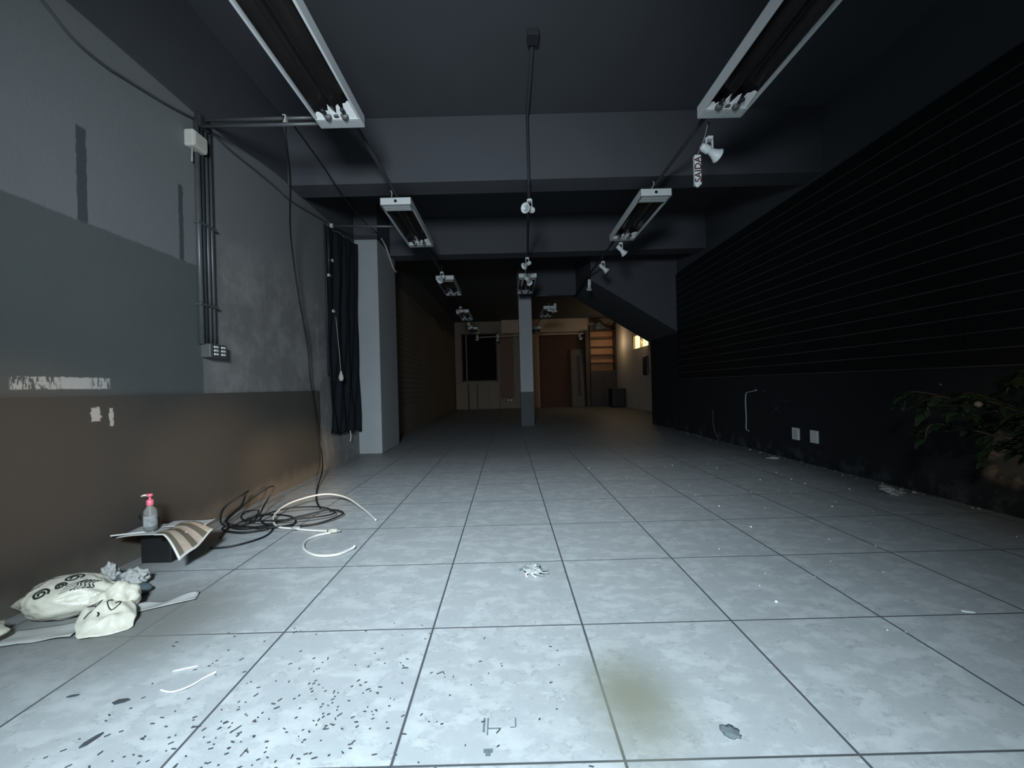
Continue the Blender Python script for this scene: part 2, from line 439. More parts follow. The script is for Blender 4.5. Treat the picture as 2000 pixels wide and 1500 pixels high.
MB().tube([(0,0,0),(0,0,1.95)],.014,8).build('pipe',M['darkpipe'],cv,True)
for z,y in ((1.30,.05),(.85,.14),(1.52,.14)): MB().box(-.01,.04,y-.025,y+.025,z-.018,z+.018).build('clip',M['ivory'],cv,bevel=.006)
# bulb on a cord beside the curtain
bl=thing('hanging_bulb','grey bulb holder hanging on a thin cord before the black curtain','lamp',(-2.20,5.43,1.12))
MB().tube([(0,0,.13),(-.02,-.01,.5),(-.05,0,.86)],.004,6,5).build('cord',M['rcable'],bl,True)
MB().lathe([(.004,0),(.022,.008),(.032,.035),(.030,.07),(.018,.10),(.012,.135),(.004,.14)],14).build('bulb',M['ivory'],bl,True)

# black curtain
def curt(u,v):
    y=5.26+u*1.07; top=3.12+.12*u; bot=.44-.06*u; z=top+(bot-top)*v
    fold=.018*math.sin(u*21+3.0*math.sin(v*3.2))+.012*math.sin(u*47+v*9)
    pinch=(.5+.5*math.sin(v*PI))
    return (-2.275+fold*(.6+.6*pinch)+.01*noise.noise((u*4,v*7,1)), y+.03*math.sin(v*6)*(1-u), z+.02*math.sin(u*18)*v)
c=MB().grid(curt,70,60).build('curtain',M['cloth'],None,True,solid=.006)
tag(c,'black cloth curtain hanging on the left wall beside the pale pilaster','curtain')
MB().tube([(-2.26,5.85,.42),(-2.255,5.86,.34),(-2.26,5.84,.27)],.006,6,4).build('curtain_cord',M['wcable'],c,True)

WC1=[(-2.32,1.2,3.16),(-2.31,1.8,3.12),(-2.31,2.07,3.02),(-2.31,2.22,2.95),(-2.31,2.39,2.94),(-2.31,2.53,2.96),(-2.31,2.86,3.02),(-2.31,3.12,3.09)]
WC2=[(-2.31,3.23,3.09),(-2.31,3.5,3.075),(-2.31,3.85,3.085),(-2.31,4.19,3.09),(-2.31,4.44,3.08),(-2.31,4.84,3.13),(-2.31,5.38,3.21)]
# loose black cables
def cable(name,label,pts,r,mt,cat='cable',k=8,n=7):
    o=V(pts[0]); ob=MB().tube([V(p)-o for p in pts],r,n,k).build(name,mt,None,True,loc=o); tag(ob,label,cat); return ob
cable('hanging_cable','thin black cable hanging from the crossing pipes down past the dado to the floor',
 [(-1.66,3.17,3.135),(-1.665,3.14,3.09),(-1.70,3.25,2.95),(-1.86,3.6,2.85),(-2.08,4.0,2.62),(-2.17,4.22,2.36),(-2.2,4.35,2.08),(-2.22,4.5,1.75),(-2.24,4.62,1.49),(-2.25,4.68,1.15),(-2.255,4.76,.85),(-2.25,4.84,.55),(-2.22,4.85,.30),(-2.1,4.6,.12),(-1.95,4.15,.02),(-1.75,3.70,.012),(-1.60,3.45,.011)],.0075,M['cable'])
cable('ceiling_cable','thin black cable slung from the crossing pipes to the top of the pilaster',
 [(-1.60,3.15,3.06),(-1.70,3.9,3.14),(-1.79,4.6,3.18),(-1.9,5.6,3.30),(-1.95,6.34,3.42)],.007,M['cable'])
cable('wall_cable','dark cable sagging along the top of the left wall before the pipes',
 WC1,.007,M['pipe'])
cable('wall_cable','dark cable sagging along the top of the left wall beyond the pipes',
 WC2,.007,M['pipe'])

# ------------------------------------------------------------------ ceiling fixtures
FL,FW,FH=1.35,.335,.085
def make_fixture(label,tubes=False):
    t=thing('ceiling_fixture',label,'light fixture',group='fluorescent ceiling fixtures')
    h=MB(); w=FW/2; l=FL/2; th=.012
    # outer shell (origin = middle of the bottom plane)
    h.box(-w,w,-l,l,FH-.006,FH)
    for sx in (-1,1):
        h.prism([(sx*w,0),(sx*(w-.016),0),(sx*(w-.016),.005),(sx*(w-.004),.006),(sx*(w-.004),FH),(sx*w,FH)],'y',-l,l)
    h.box(-w,w,-l,-l+.006,0,FH); h.box(-w,w,l-.006,l,0,FH)
    h.box(-w+.004,w-.004,-l,-l+.15,0,.006)
    for k in range(2): h.box(-w+.02,w-.02,-l+.05+k*.05,-l+.053+k*.05,-.002,0)
    h.build('housing',M['rim_metal'],t,bevel=.004)
    e=MB().box(-w+.004,w-.004,l-.100,l,-.002,.006)
    for k in range(16): 
        x=-w+.03+k*(FW-.06)/15; e.box(x-.003,x+.003,l-.090,l-.014,-.005,-.001)
    e.build('end_cover',M['white_metal'],t)
    MB().lathe([(.017,0),(.017,.004)],16,Matrix.Translation((0,-l-.003,FH*.52))@Matrix.Rotation(-PI/2,4,'X')).build('cable_hole',M['black'],t)
    # smoked reflector with two troughs
    def rf(u,v):
        x=(-w+.016)+u*(FW-.032); z=.030+.042*abs(math.sin(u*2*PI))**.8
        return (x,-l+.15+v*(FL-.225),z)
    MB().grid(rf,40,2).build('reflector',M['mirror'],t,True)
    # torn white lining with a jagged upper edge at the far end
    m=MB(); n=15
    up=[]; lo=[]
    for i in range(n+1):
        x=(-w+.02)+i/n*(FW-.04); jag=random.uniform(.0,.05) if random.random()<.55 else random.uniform(.06,.14)
        lo.append((x,l-.100,.004)); up.append((x+random.uniform(-.006,.006),l-.13-jag,.016+jag*.12))
    for i in range(n):
        m.face([lo[i],lo[i+1],up[i+1],up[i]])
    m.build('torn_lining',M['torn'],t,solid=.002)
    for sx in (-1,1):
        x=sx*.062
        s=MB().lathe([(.024,0),(.028,.008),(.028,.036),(.020,.044)],14,Matrix.Translation((x,l-.098,.010))@Matrix.Rotation(PI/2,4,'X')).build('lamp_socket',M['socket'],t,True)
        MB().lathe([(.014,0),(.015,.05),(.010,.058)],10,Matrix.Translation((x+sx*.008,l-.150,.016))@Matrix.Rotation(PI/2+.3,4,'X')).build('socket_cap',M['black'],s,True)
    MB().box(-.018,.018,l-.135,l-.105,.002,.026).build('starter',M['socket'],t,bevel=.004)
    MB().tube([(-.05,-l+.02,FH),(-.03,-l-.02,FH+.03),(-.04,-l-.03,FH+.06)],.006,6,4).build('feed_wire',M['rcable'],t,True)
    for y in (-l+.3,l-.3): MB().tube([(0,y,FH-.003),(0,y,FH+.07)],.008,8).build('hanger',M['darkpipe'],t)
    if tubes:
        for sx in (-1,1): MB().tube([(sx*.085,-l+.12,.022),(sx*.085,l-.10,.022)],.013,10).build('tube',M['ivory'],t,True)
    return t
ZF=3.00
fx=make_fixture('long white ceiling fixture with torn lining, upper left, closest to the shop front')
fx.location=(-1.20,2.445,ZF)
def putfix(label,x,y,src=fx,z=ZF,rz=0):
    c=copy_tree(src); c.location=(x,y,z); c['label']=label; c.rotation_euler[2]=rz; return c
putfix('white ceiling fixture with a dark end hole, second in the left row, before the pilaster',-1.165,5.13)
putfix('white ceiling fixture, third in the left row, just beyond the second ceiling beam',-1.11,8.28)
putfix('small distant ceiling fixture, fourth in the left row, beyond the pilaster',-1.15,11.65)
putfix('faint distant ceiling fixture, last in the left row, near the back wall',-1.15,14.9)
putfix('long white ceiling fixture at upper right, closest to the shop front',1.665,2.445)
putfix('white ceiling fixture with dark end hole, second in the right row, past the exit sign',1.655,5.08)
fc=make_fixture('white ceiling fixture with two pale tubes, directly before the white column',True); fc.location=(.43,8.28,ZF)
putfix('small distant ceiling fixture right of the white column, beyond the stair enclosure',1.17,11.45)
putfix('faint distant ceiling fixture before the tan bulkhead, right of the white column',1.09,15.2)

# ------------------------------------------------------------------ spotlights
def make_spot(label):
    t=thing('spotlight',label,'spotlight',group='white ceiling spotlights')
    b=MB().box(-.022,.022,-.03,.03,.085,.11)
    b.box(-.030,-.022,-.014,.014,-.01,.11); b.box(.022,.030,-.014,.014,-.01,.11)
    b.build('bracket',M['spot'],t,bevel=.003)
    h=MB().lathe([(.010,-.085),(.024,-.083),(.030,-.06),(.030,-.02),(.026,.0),(.034,.04),(.052,.085),(.058,.088),(.058,.095),(.048,.092),(.030,.05)],22,Matrix.Identity(4),True,False).build('lamp_head',M['spot'],t,True)
    for k in range(4): MB().lathe([(.030,-.062+k*.014),(.034,-.060+k*.014),(.034,-.055+k*.014),(.030,-.053+k*.014)],22,cap0=False,cap1=False).build('cooling_fin',M['spot'],h,True)
    MB().lathe([(.0,.052),(.026,.056),(.044,.072)],20,cap0=False,cap1=False).build('lens',M['lens'],h,True)
    MB().tube([(0,0,.11),(0,0,.24)],.007,8).build('stem',M['darkpipe'],t)
    return t
sp=make_spot('white spotlight beside the hanging exit sign, aimed right')
def aim(t,d):
    for ch in kids(t):
        if ch.name.startswith('lamp_head'):
            ch.rotation_euler=V(d).normalized().to_track_quat('Z','Y').to_euler()
sp.location=(1.655,3.26,2.83); sp.scale=(.95,)*3; aim(sp,(.9,.25,-.35))
def putspot(label,loc,d,s=1.0):
    c=copy_tree(sp); c.location=loc; c['label']=label; c.scale=(s,)*3; aim(c,d); return c
putspot('white spotlight facing the viewer, alone on the middle conduit under the ceiling',(.29,4.42,2.90),(-.55,-.75,-.15),.95)
putspot('white spotlight hanging at the far end of the second right fixture',(1.65,5.78,2.88),(.65,.2,-.6),.9)
putspot('white spotlight above the tip of the stair enclosure, tilted right',(1.64,6.80,2.92),(.7,.1,-.6),.95)
putspot('white spotlight pointing straight down beside the stair enclosure corner',(1.62,7.85,2.89),(-.1,-.1,-1),.95)
putspot('upper of two white spotlights before the fixture by the column',(.37,6.55,2.94),(-.6,-.45,-.45),.95)
putspot('lower white spotlight overlapping the fixture by the column',(.41,7.30,2.88),(.35,-.5,-.75),1.0)
putspot('small white spotlight in front of the third left-row fixture',(-1.13,7.40,2.98),(-.3,-.6,-.6))
putspot('small white spotlight in front of the fourth left-row fixture',(-1.17,10.7,2.98),(-.8,-.4,-.3),1.1)
putspot('tiny white spotlight just beyond the fourth left-row fixture',(-1.15,12.9,2.95),(.4,-.5,-.6),1.2)
putspot('tiny white spotlight left of the stair underside, beyond the column',(1.28,10.55,2.98),(0,-.2,-1))
putspot('small white spotlight in front of the distant fixture right of the column',(1.17,10.68,2.94),(.8,-.4,-.2))
putspot('tiny dim spotlight over the dark rear window, the left one',(-1.15,16.3,2.97),(0,-.3,-1),1.2)
putspot('tiny spotlight over the right half of the dark rear window',(-.35,16.9,3.0),(0,-.3,-1),1.3)
putspot('tiny spotlight at the right end of the pale rear pipe',(3.15,17.5,3.02),(.3,-.5,-.7),1.2)

# hanging exit sign, reads upward: SAIDA
sg=thing('exit_sign','white upright hanging sign reading SAIDA in dark red letters','sign',(1.575,3.30,2.575))
MB().box(-.026,.026,-.018,.018,0,.24).build('sign_body',M['spot'],sg,bevel=.005)
MB().lathe([(.012,-.012),(.018,0)],10).build('end_cap',M['spot'],sg)
MB().tube([(0,0,.24),(.03,0,.30),(.06,-.03,.40),(.085,-.06,.56)],.003,6,4).build('hanging_wire',M['rcable'],sg,True)
def text_mesh(s,size,name,mt,parent,M4,ext=.001):
    cu=bpy.data.curves.new(name,'FONT'); cu.body=s; cu.size=size; cu.extrude=ext; cu.align_x='CENTER'; cu.align_y='CENTER'; cu.offset=.0009
    tmp=bpy.data.objects.new('tmp',cu); COL.objects.link(tmp); bpy.context.view_layer.update()
    me=bpy.data.meshes.new_from_object(tmp.evaluated_get(bpy.context.evaluated_depsgraph_get()))
    bpy.data.objects.remove(tmp); bpy.data.curves.remove(cu)
    me.materials.clear(); me.materials.append(mt)
    o=bpy.data.objects.new(name,me); COL.objects.link(o); o.parent=parent; o.matrix_local=M4; return o
# x of the text -> world z (reads bottom to top), text up -> -x, facing the viewer (-y)
Mt=Matrix(((0,-1,0,0),(0,0,-1,-.0195),(1,0,0,.12),(0,0,0,1)))
text_mesh('SAIDA',.074,'lettering',M['red'],sg,Mt)

# ------------------------------------------------------------------ right wall fittings
for (y,lab,hol) in ((4.985,'white vented cover plate low on the black wall, the left one',True),(4.685,'white blank cover plate low on the black wall, the right one',False)):
    t=thing('cover_plate',lab,'wall plate',(XR,y,.255),group='white cover plates on the black wall')
    MB().box(-.012,0,-.062,.062,0,.145).build('plate',M['plate'],t,bevel=.004)
    g=MB().box(-.0145,-.012,-.045,.045,.018,.127)
    g.build('insert',M['plate'],t,bevel=.001)
    if hol:
        g=MB()
        for k in range(6): g.box(-.0150,-.0142,-.034,.034,.030+k*.016,.034+k*.016)
        g.build('vent',M['socket'],t)
t=cable('wall_wire','pale wire dangling down the black wall left of the cover plates',[(XR-.02,5.72,.85),(XR-.02,5.92,.82),(XR-.02,5.98,.80),(XR-.025,5.99,.66),(XR-.02,5.99,.45),(XR-.02,6.0,.31),(XR-.03,5.97,.27),(XR-.03,5.91,.26)],.009,M['rcable'],'wire',5)
cable('floor_wire','dark bent wire standing off the black wall near the floor, far end',[(XR-.02,6.95,.50),(XR-.05,6.9,.40),(XR-.10,6.8,.30),(XR-.12,6.7,.14),(XR-.14,6.55,.05),(XR-.16,6.4,.02)],.009,M['pipe'],'wire',5)

# ------------------------------------------------------------------ back of the hall
def pnl(name,label,cat,x0,x1,y0,y1,z0,z1,mt,bv=.006):
    o=MB().box(x0,x1,y0,y1,z0,z1).build(name,mt,None,False,bv); 
    return tag(o,label,cat)
w=MB().box(OX0,OX1,YB+.06,YB+.09,OZ0,OZ1).build('window_1',M['maroon']); struct(w)
f=MB().box(OX0,OX1,YB-.02,YB+.06,OZ1-.05,OZ1).box(OX0,OX1,YB-.02,YB+.06,OZ0,OZ0+.05).box(OX0,OX0+.05,YB-.02,YB+.06,OZ0,OZ1).box(OX1-.05,OX1,YB-.02,YB+.06,OZ0,OZ1)
f.build('window_frame',M['cabdark'],w)
MB().box(OX0+.20,OX0+.25,YB+.02,YB+.06,OZ0+.05,OZ1-.05).build('window_bar',M['tan'],w)
# low boarding below it
for x0,x1,lab in ((-2.30,-1.76,'beige low cabinet front at the far left corner'),(-1.70,-1.36,'narrow beige low cabinet front beside a dark gap, far left'),(-1.33,-.36,'wide beige low cabinet front under the dark rear window')):
    t=thing('low_cabinet',lab,'cabinet',((x0+x1)/2,YB-.2,0),group='low cabinets at the back wall')
    hw=(x1-x0)/2
    MB().box(-hw,hw,-.15,.15,0,1.16).build('body',M['tan'],t,bevel=.008)
    if hw>.3: MB().box(-hw+.03,.02,-.165,-.15,.05,1.08).build('door',M['tan'],t,bevel=.006); MB().box(.04,hw-.03,-.165,-.15,.05,1.08).build('door',M['tan'],t,bevel=.006)
    else: MB().box(-hw+.02,hw-.02,-.165,-.15,.05,1.08).build('door',M['tan'],t,bevel=.006)
pnl('leaning_board','dark board end standing between the low beige cabinets','board',-1.755,-1.705,YB-.38,YB-.2,0,.62,M['cabdark'])
# brown board with a torn edge
m=MB(); zz=[.44+i*(2.89/14) for i in range(15)]
poly=[(-.30,.48),(.28,.44)]+[(.28+.05*random.random()+(.02*i/14),z) for i,z in enumerate(zz) if i>0]+[(-.32,3.33)]
tag(m.prism(poly,'y',YB-.08,YB-.04).build('brown_board',M['brownpanel']),'tall brown board with a ragged right edge behind the white column','board')
pnl('skirting_ledge','low tan ledge below the ragged brown board','ledge',-.30,.40,YB-.22,YB,0,.30,M['tan'])
for x,lab in ((.01,'round white fitting on the rear ledge, the left of two'),(.15,'round white fitting on the rear ledge, the right of two')):
    o=MB().lathe([(.0,0),(.055,.004),(.06,.03),(.045,.07),(.0,.085)],14,Matrix.Translation((x,YB-.13,.36))@Matrix.Rotation(PI/2,4,'X')).lathe([(.012,0),(.012,.08)],8,Matrix.Translation((x,YB-.13,.295))).build('round_fitting',M['plate'],None,True)
    tag(o,lab,'fitting',group='round white fittings at the back')
pnl('bulkhead','pale tan boxed bulkhead across the top of the back wall','bulkhead',-.20,3.69,YB-.30,YB,3.36,CE,M['tanlight'])
pnl('wall_post','tan post right of the white column against the back wall','post',1.15,1.46,YB-.25,YB,0,3.36,M['tanlight'])
d=thing('door_1','wide red-brown sliding door on the back wall','door',(2.55,YB-.06,0)); d['kind']='structure'; del d['category']
MB().box(-1.08,1.08,-.03,.05,0,3.33).build('door_leaf',M['redpanel'],d,bevel=.01)
MB().box(-1.08,1.08,-.06,-.03,3.27,3.34).build('door_rail',M['tanlight'],d,bevel=.006)
MB().box(.86,.90,-.06,-.03,1.1,1.4).build('door_handle',M['cabdark'],d,bevel=.006)
g=thing('narrow_screen','narrow grey panel leaning against the red-brown door','panel',(3.12,YB-.42,0)); g.rotation_euler=(-.09,0,0)
MB().box(-.26,.30,-.02,.02,.002,2.58).build('screen_board',M['greydoor'],g,bevel=.006)
MB().box(.02,.16,-.03,-.02,.5,2.3).build('inset',M['black'],g,bevel=.004)
pnl('dark_post','dark upright post left of the lit wooden shelves','post',3.50,3.68,YB-.45,YB-.25,0,3.36,M['cabdark'])
s=thing('shelf_unit','tall wooden shelf unit glowing orange over dark cabinet doors','shelves',(4.27,YB-.22,0))
MB().box(-.56,.56,.18,.20,1.5,3.6).build('back_panel',M['shelfwood'],s)
for x in (-.56,.54): MB().box(x,x+.025,-.20,.20,0,3.6).build('side_panel',M['shelfdark'],s,bevel=.003)
for k in range(6): MB().box(-.535,.54,-.18,.18,1.55+k*.36,1.585+k*.36).build('shelf',M['shelfdark'],s,bevel=.003)
MB().box(-.535,.54,-.19,.18,0,1.55).build('body',M['cabdark'],s)
for x0,x1 in ((-.53,-.005),(.005,.535)): 
    dd=MB().box(x0,x1,-.21,-.19,.05,1.50).build('door',M['cabdark'],s,bevel=.006)
    MB().box((x1-.06) if x0<0 else (x0+.04),(x1-.04) if x0<0 else (x0+.06),-.225,-.21,.75,.9).build('handle',M['socket'],dd)
o=MB()
cr=MB().grid(lambda u,v:(3.9+u*.75,YB-.38-.1*math.sin(u*7),3.42+.16*math.sin(u*5)*v+.18*v),16,6).build('draped_sheet',M['bluegrey'],None,True,solid=.01)
tag(cr,'grey crumpled sheet lying over the top of the wooden shelves','sheet')
t=thing('dark_box','squat black box on the floor beside the rear off-white wall','box',(4.62,17.3,0))
MB().box(-.28,.28,-.35,.35,0,.74).build('body',M['black'],t,bevel=.05)
MB().box(-.29,.29,-.36,.36,.70,.78).build('lid',M['black'],t,bevel=.03)
t=thing('meter_box','black rounded box mounted on the rear off-white wall below the lit window','wall box',(XB,14.45,1.26))
MB().box(-.08,0,-.22,.22,0,.70).build('body',M['black'],t,bevel=.04)
MB().box(-.09,-.08,-.16,.16,.08,.62).build('cover',M['black'],t,bevel=.004)
struct(MB().box(XB-.05,XB,13.80,14.02,0,2.75).build('trim_4',M['whitewall'],bevel=.006))
# lit window
w=MB().box(XB+.10,XB+.12,WY0,WY1,WZ0,WZ1).build('window_2',WARMPANE); struct(w)
f=MB()
for y in (WY0,(WY0+WY1)/2-.05,WY1-.08): f.box(XB+.02,XB+.10,y,y+.08,WZ0,WZ1)
f.box(XB+.02,XB+.10,WY0,WY1,WZ0,WZ0+.04).box(XB+.02,XB+.10,WY0,WY1,WZ1-.04,WZ1)
f.build('window_frame',M['tanlight'],w)

# ------------------------------------------------------------------ left foreground things
# --- plastic bag
def blob_mesh(name,mt,fn,sub=5,parent=None):
    bm=bmesh.new(); bmesh.ops.create_icosphere(bm,subdivisions=sub,radius=1)
    for v in bm.verts: v.co=fn(v.co.copy())
    me=bpy.data.meshes.new(name); bm.to_mesh(me); bm.free(); me.materials.append(mt)
    me.polygons.foreach_set('use_smooth',[True]*len(me.polygons))
    o=bpy.data.objects.new(name,me); COL.objects.link(o)
    if parent: o.parent=parent
    return o
def ridge(p,f): return 1-abs(noise.noise(p*f))*2
def bagfn(c):
    p=c.copy()
    n=noise.noise(p*1.7+V((3,1,2)))*.10+ridge(p+V((5,2,1)),2.6)*.05+ridge(p+V((1,7,3)),6)*.018
    r=1+n
    x=p.x*.215*r; y=p.y*.15*r; z=p.z*.105*r
    # left corner pulled out to a point
    t=max(0,-p.x-.55)/.45; x-=.05*t*t; y*=1-.55*t; z=z*(1-.6*t)-.03*t
    t=max(0,p.x-.5)/.5; z*=1-.45*t; z+=.012*t*math.sin(p.y*12)
    return V((x,y,max(z,-.098)))
bg=thing('plastic_bag','white printed plastic carrier bag lying filled on the floor by the dado','bag',(-2.06,1.90,.080),rz=.12)
body=blob_mesh('bag_body',M['bag'],lambda c:bagfn(c)*.82,5,bg)
bm=bmesh.new(); bm.from_mesh(body.data); BV=BVHTree.FromBMesh(bm)
def project(pts):   # drop 2D print (x along bag, y up its face) on the bag's near upper side
    out=[]; D=V((0,.80,-.6)).normalized(); U=V((0,.6,.8)).normalized()
    for a,b in pts:
        o=V((a,0,0))+U*b-D*.6; h=BV.ray_cast(o,D)
        if h[0]: out.append(h[0]-D*.0012)
    return out
def spiral(cx,cy,r,turns=1.7,sq=.85):
    return [(cx+r*(1-.80*i/48)*math.cos(2*PI*turns*i/48),cy+sq*r*(1-.80*i/48)*math.sin(2*PI*turns*i/48)) for i in range(49)]
for cx,cy,r,w in ((-.030,-.012,.030,.0046),(.020,.022,.020,.0040),(.026,.064,.028,.0040)):
    q=project(spiral(cx,cy,r)); MB().tube(q,w,6).build('spiral_print',M['ink'],bg)
ar=random.Random(3)
for k in range(10):
    x0=-.130+.01*ar.random(); y0=-.012+.011*k; nn=13
    if k>5: x0=.046; y0=-.016+.011*(k-6); nn=8
    q=project([(x0+.005*i,y0+.0032*i+.0016*ar.uniform(-1,1)) for i in range(nn)])
    if len(q)>2: MB().tube(q,.0012,4).build('print_line',M['ink'],bg)
for k in range(5):
    x0=.078+.010*k; q=project([(x0,-.004+.004*k),(x0+.010,.020),(x0-.002,.036),(x0+.014,.052)])
    if len(q)>2: MB().tube(q,.0024,5,3).build('brush_print',M['ink'],bg)
bm.free()
def crump(seed,rx,ry,rz,amp=.35,f=2.2):
    s=V((seed*3.1,seed*1.7,seed*.9))
    def fn(c):
        r=1+amp*noise.noise(c*f+s)+amp*.3*ridge(c+s,f*1.5)-amp*.15+amp*.15*noise.noise(c*f*4+s)
        return V((c.x*rx*r,c.y*ry*r,max(c.z*rz*r,-rz*.92)))
    return fn
def crumple(name,label,cat,loc,seed,r,mt,amp=.35,sub=4,rz=0,group=None,f=2.2):
    o=blob_mesh(name,mt,crump(seed,*r,amp,f),sub); o.location=(loc[0],loc[1],loc[2]+r[2]*.92); o.rotation_euler=(0,0,rz)
    return tag(o,label,cat,group)
# knotted mouth of the bag: a puffed ear and a flap spread on the floor
k1=blob_mesh('bag_ear',M['bag'],crump(2,.062,.050,.070,.28,1.4),4,bg); k1.location=(.250,-.030,-.012); k1.rotation_euler=(.2,.25,.3)
k3=blob_mesh('bag_neck',M['bag'],crump(6,.050,.045,.045,.25,1.8),4,bg); k3.location=(.165,-.045,-.020)
Wm=Matrix.Translation((-2.06,1.90,.080))@Matrix.Rotation(.12,4,'Z'); Wi=Wm.inverted()
CA,CB,CC,CD=V((-1.93,1.82,.062)),V((-1.80,1.665,.004)),V((-1.615,1.775,.008)),V((-1.79,1.925,.075))
def flap(u,v):
    a=u*2-1; b=v*2-1      # round the square off towards a leaf outline
    a2=a*math.sqrt(max(0,1-.42*b*b)); b2=b*math.sqrt(max(0,1-.30*a*a))
    k=1+.10*noise.noise(V((a2*2.2,b2*2.2,7)))
    uu=.5+.5*a2*k; vv=.5+.55*b2*k
    p=CA.lerp(CD,uu).lerp(CB.lerp(CC,uu),vv)
    w=max(0,math.sin(PI*u)*math.sin(PI*v))
    p=p+V((0,0,.034*w+.030*noise.noise(V((u*4.1,v*3.6,4)))*(.25+w)+.014*ridge(V((u*3,v*3,1)),1.4)*(.2+w)))
    p.z=max(p.z,.003); return Wi@p
fl=MB().grid(flap,36,32).build('bag_flap',M['bag'],bg,True,solid=.0015)
def onflap(pts,w):
    q=[Vector(flap(u,v))+V((0,-.0005,.0018)) for u,v in pts]; MB().tube(q,w,5,3).build('brush_print',M['ink'],bg,True)
onflap([(.15,.22),(.30,.20),(.45,.12)],.0030); onflap([(.18,.30),(.34,.27),(.46,.26)],.0024); onflap([(.30,.30),(.42,.16),(.50,.05)],.0026)
onflap([(.62,.36),(.52,.44),(.58,.54),(.72,.50),(.74,.40),(.66,.42)],.0030)
onflap([(.14,.52),(.26,.50),(.38,.58),(.36,.64)],.0032)
o=MB().grid(lambda u,v:(-.12+u*.26,-.03-v*.075+.02*u,.006+.010*math.sin(u*9+v*3)*(1-v)),20,8).build('thin_film',M['paper'],None,True,loc=(-1.70,2.00,.004),solid=.0015)
tag(o,'thin translucent white film strip on the floor right of the printed bag','plastic film'); o.rotation_euler=(0,0,.45)
o=MB().grid(lambda u,v:(u*.34-.17,v*.12-.06,.006+.008*noise.noise((u*4,v*3,2))),20,8).build('flat_sheet',M['paper'],None,True,loc=(-2.02,1.715,.004),solid=.002)
tag(o,'flat creased grey sheet on the floor under the front of the printed bag','sheet'); o.rotation_euler=(0,0,.25)
crumple('plastic_bag','corner of a second crumpled white bag at the left picture edge','bag',(-2.17,1.62,0),9,(.10,.10,.055),M['bag'],.4,4)
crumple('crumpled_wrapper','small grey crumpled wrapper behind the printed bag, the left one','wrapper',(-2.12,2.16,0),11,(.034,.034,.060),M['paper'],.6,4,group='crumpled wrappers behind the bag')
crumple('crumpled_wrapper','small pale crumpled wrapper behind the printed bag, the right one','wrapper',(-1.985,2.15,0),14,(.060,.045,.045),M['paper'],.6,4,group='crumpled wrappers behind the bag')
crumple('blue_scrap','blue-grey plastic scrap between the two crumpled wrappers','scrap',(-2.055,2.17,0),17,(.045,.04,.032),M['bluegrey'],.4,3)
crumple('blue_scrap','grey plastic lump on the floor behind the bag mouth','scrap',(-1.88,2.07,0),19,(.05,.04,.024),M['bluegrey'],.3,3)
# --- box with papers, bottle
bx=thing('black_box','small black box on the floor carrying papers and the pump bottle','box',(-2.12,2.53,0))
MB().box(-.090,.090,-.09,.09,0,.185).build('body',M['black'],bx,bevel=.006)
MB().box(-.094,.094,-.094,.094,.165,.192).build('lid',M['black'],bx,bevel=.004)
np_=thing('newspaper','folded newspaper lying flat across the black box','newspaper',(-2.08,2.46,.193),rz=.18)
MB().grid(lambda u,v:(-.19+u*.36,-.10+v*.21,.003+.004*math.sin(u*6)-.02*max(0,.15-u)),18,8).build('lower_sheet',M['paper'],np_,True,solid=.003)
MB().grid(lambda u,v:(-.02+u*.24,.0+v*.13,.010+.004*math.sin(u*5+1)),14,6).build('upper_sheet',M['paper'],np_,True,solid=.003)
def mk_mag():
    n=NT('magazine_print'); tc=n.t.nodes.new('ShaderNodeTexCoord'); sx=n.t.nodes.new('ShaderNodeSeparateXYZ'); n.L(tc.outputs['UV'],sx.inputs[0])
    vv=n.math('FRACT',n.math('MULTIPLY',sx.outputs[0],3.0)); k=n.step(vv,.42,.50)
    c=n.mix(k,n.mix(n.noise(60,3),(.09,.08,.06),(.18,.15,.11)),n.mix(n.noise(45),(.35,.25,.19),(.52,.44,.35)))
    e=n.math('MAXIMUM',n.math('SUBTRACT',1.0,n.step(sx.outputs[1],.03,.06)),n.math('SUBTRACT',1.0,n.step(sx.outputs[0],.03,.06)))
    c=n.mix(e,c,(.6,.58,.52)); return n.out(c,.35)
def magf(u,v):   # hangs over the right edge of the box
    x=-.02+v*.0+u*.20; y=-.14+v*.23; s=max(0,u-.25)
    return (x-.10*max(0,.4-v)*s, y-.05*s, .020-.17*s**1.6*(1.25-v*.9)+.004*math.sin(v*9))
mg=MB().grid(magf,20,16)
mo=mg.build('magazine',mk_mag(),None,True,loc=(-1.99,2.44,.195),solid=.003)
uv=mo.data.uv_layers.new(name='UVMap')
for l in mo.data.loops:
    i=l.vertex_index; uv.data[l.index].uv=((i%17)/16,1-(i//17)/20)
tag(mo,'open colour magazine drooping over the right side of the black box','magazine')
bt=thing('pump_bottle','clear plastic pump bottle with a pink top standing on the papers','bottle',(-2.12,2.41,.206))
MB().lathe([(.001,0),(.030,.002),(.033,.012),(.033,.10),(.030,.122),(.016,.140),(.013,.152),(.0128,.153),(.015,.138),(.028,.12),(.0315,.10),(.0315,.012),(.001,.006)],24).build('bottle_body',M['clear'],bt,True)
MB().lathe([(.0165,.148),(.0175,.150),(.0175,.178),(.012,.182),(.006,.184),(.006,.198),(.014,.200),(.016,.208),(.013,.216),(.001,.217)],18).build('pump_top',M['pink'],bt,True)
MB().tube([(0,0,.208),(-.03,-.006,.208),(-.042,-.008,.203)],.006,8).build('pump_nozzle',M['plate'],bt,True)
MB().tube([(0,0,.15),(0,0,.02)],.0035,6).build('dip_tube',M['plate'],bt)
MB().lathe([(.0335,.03),(.0337,.09)],24,cap0=False,cap1=False).build('label_band',M['foil'],bt,True)
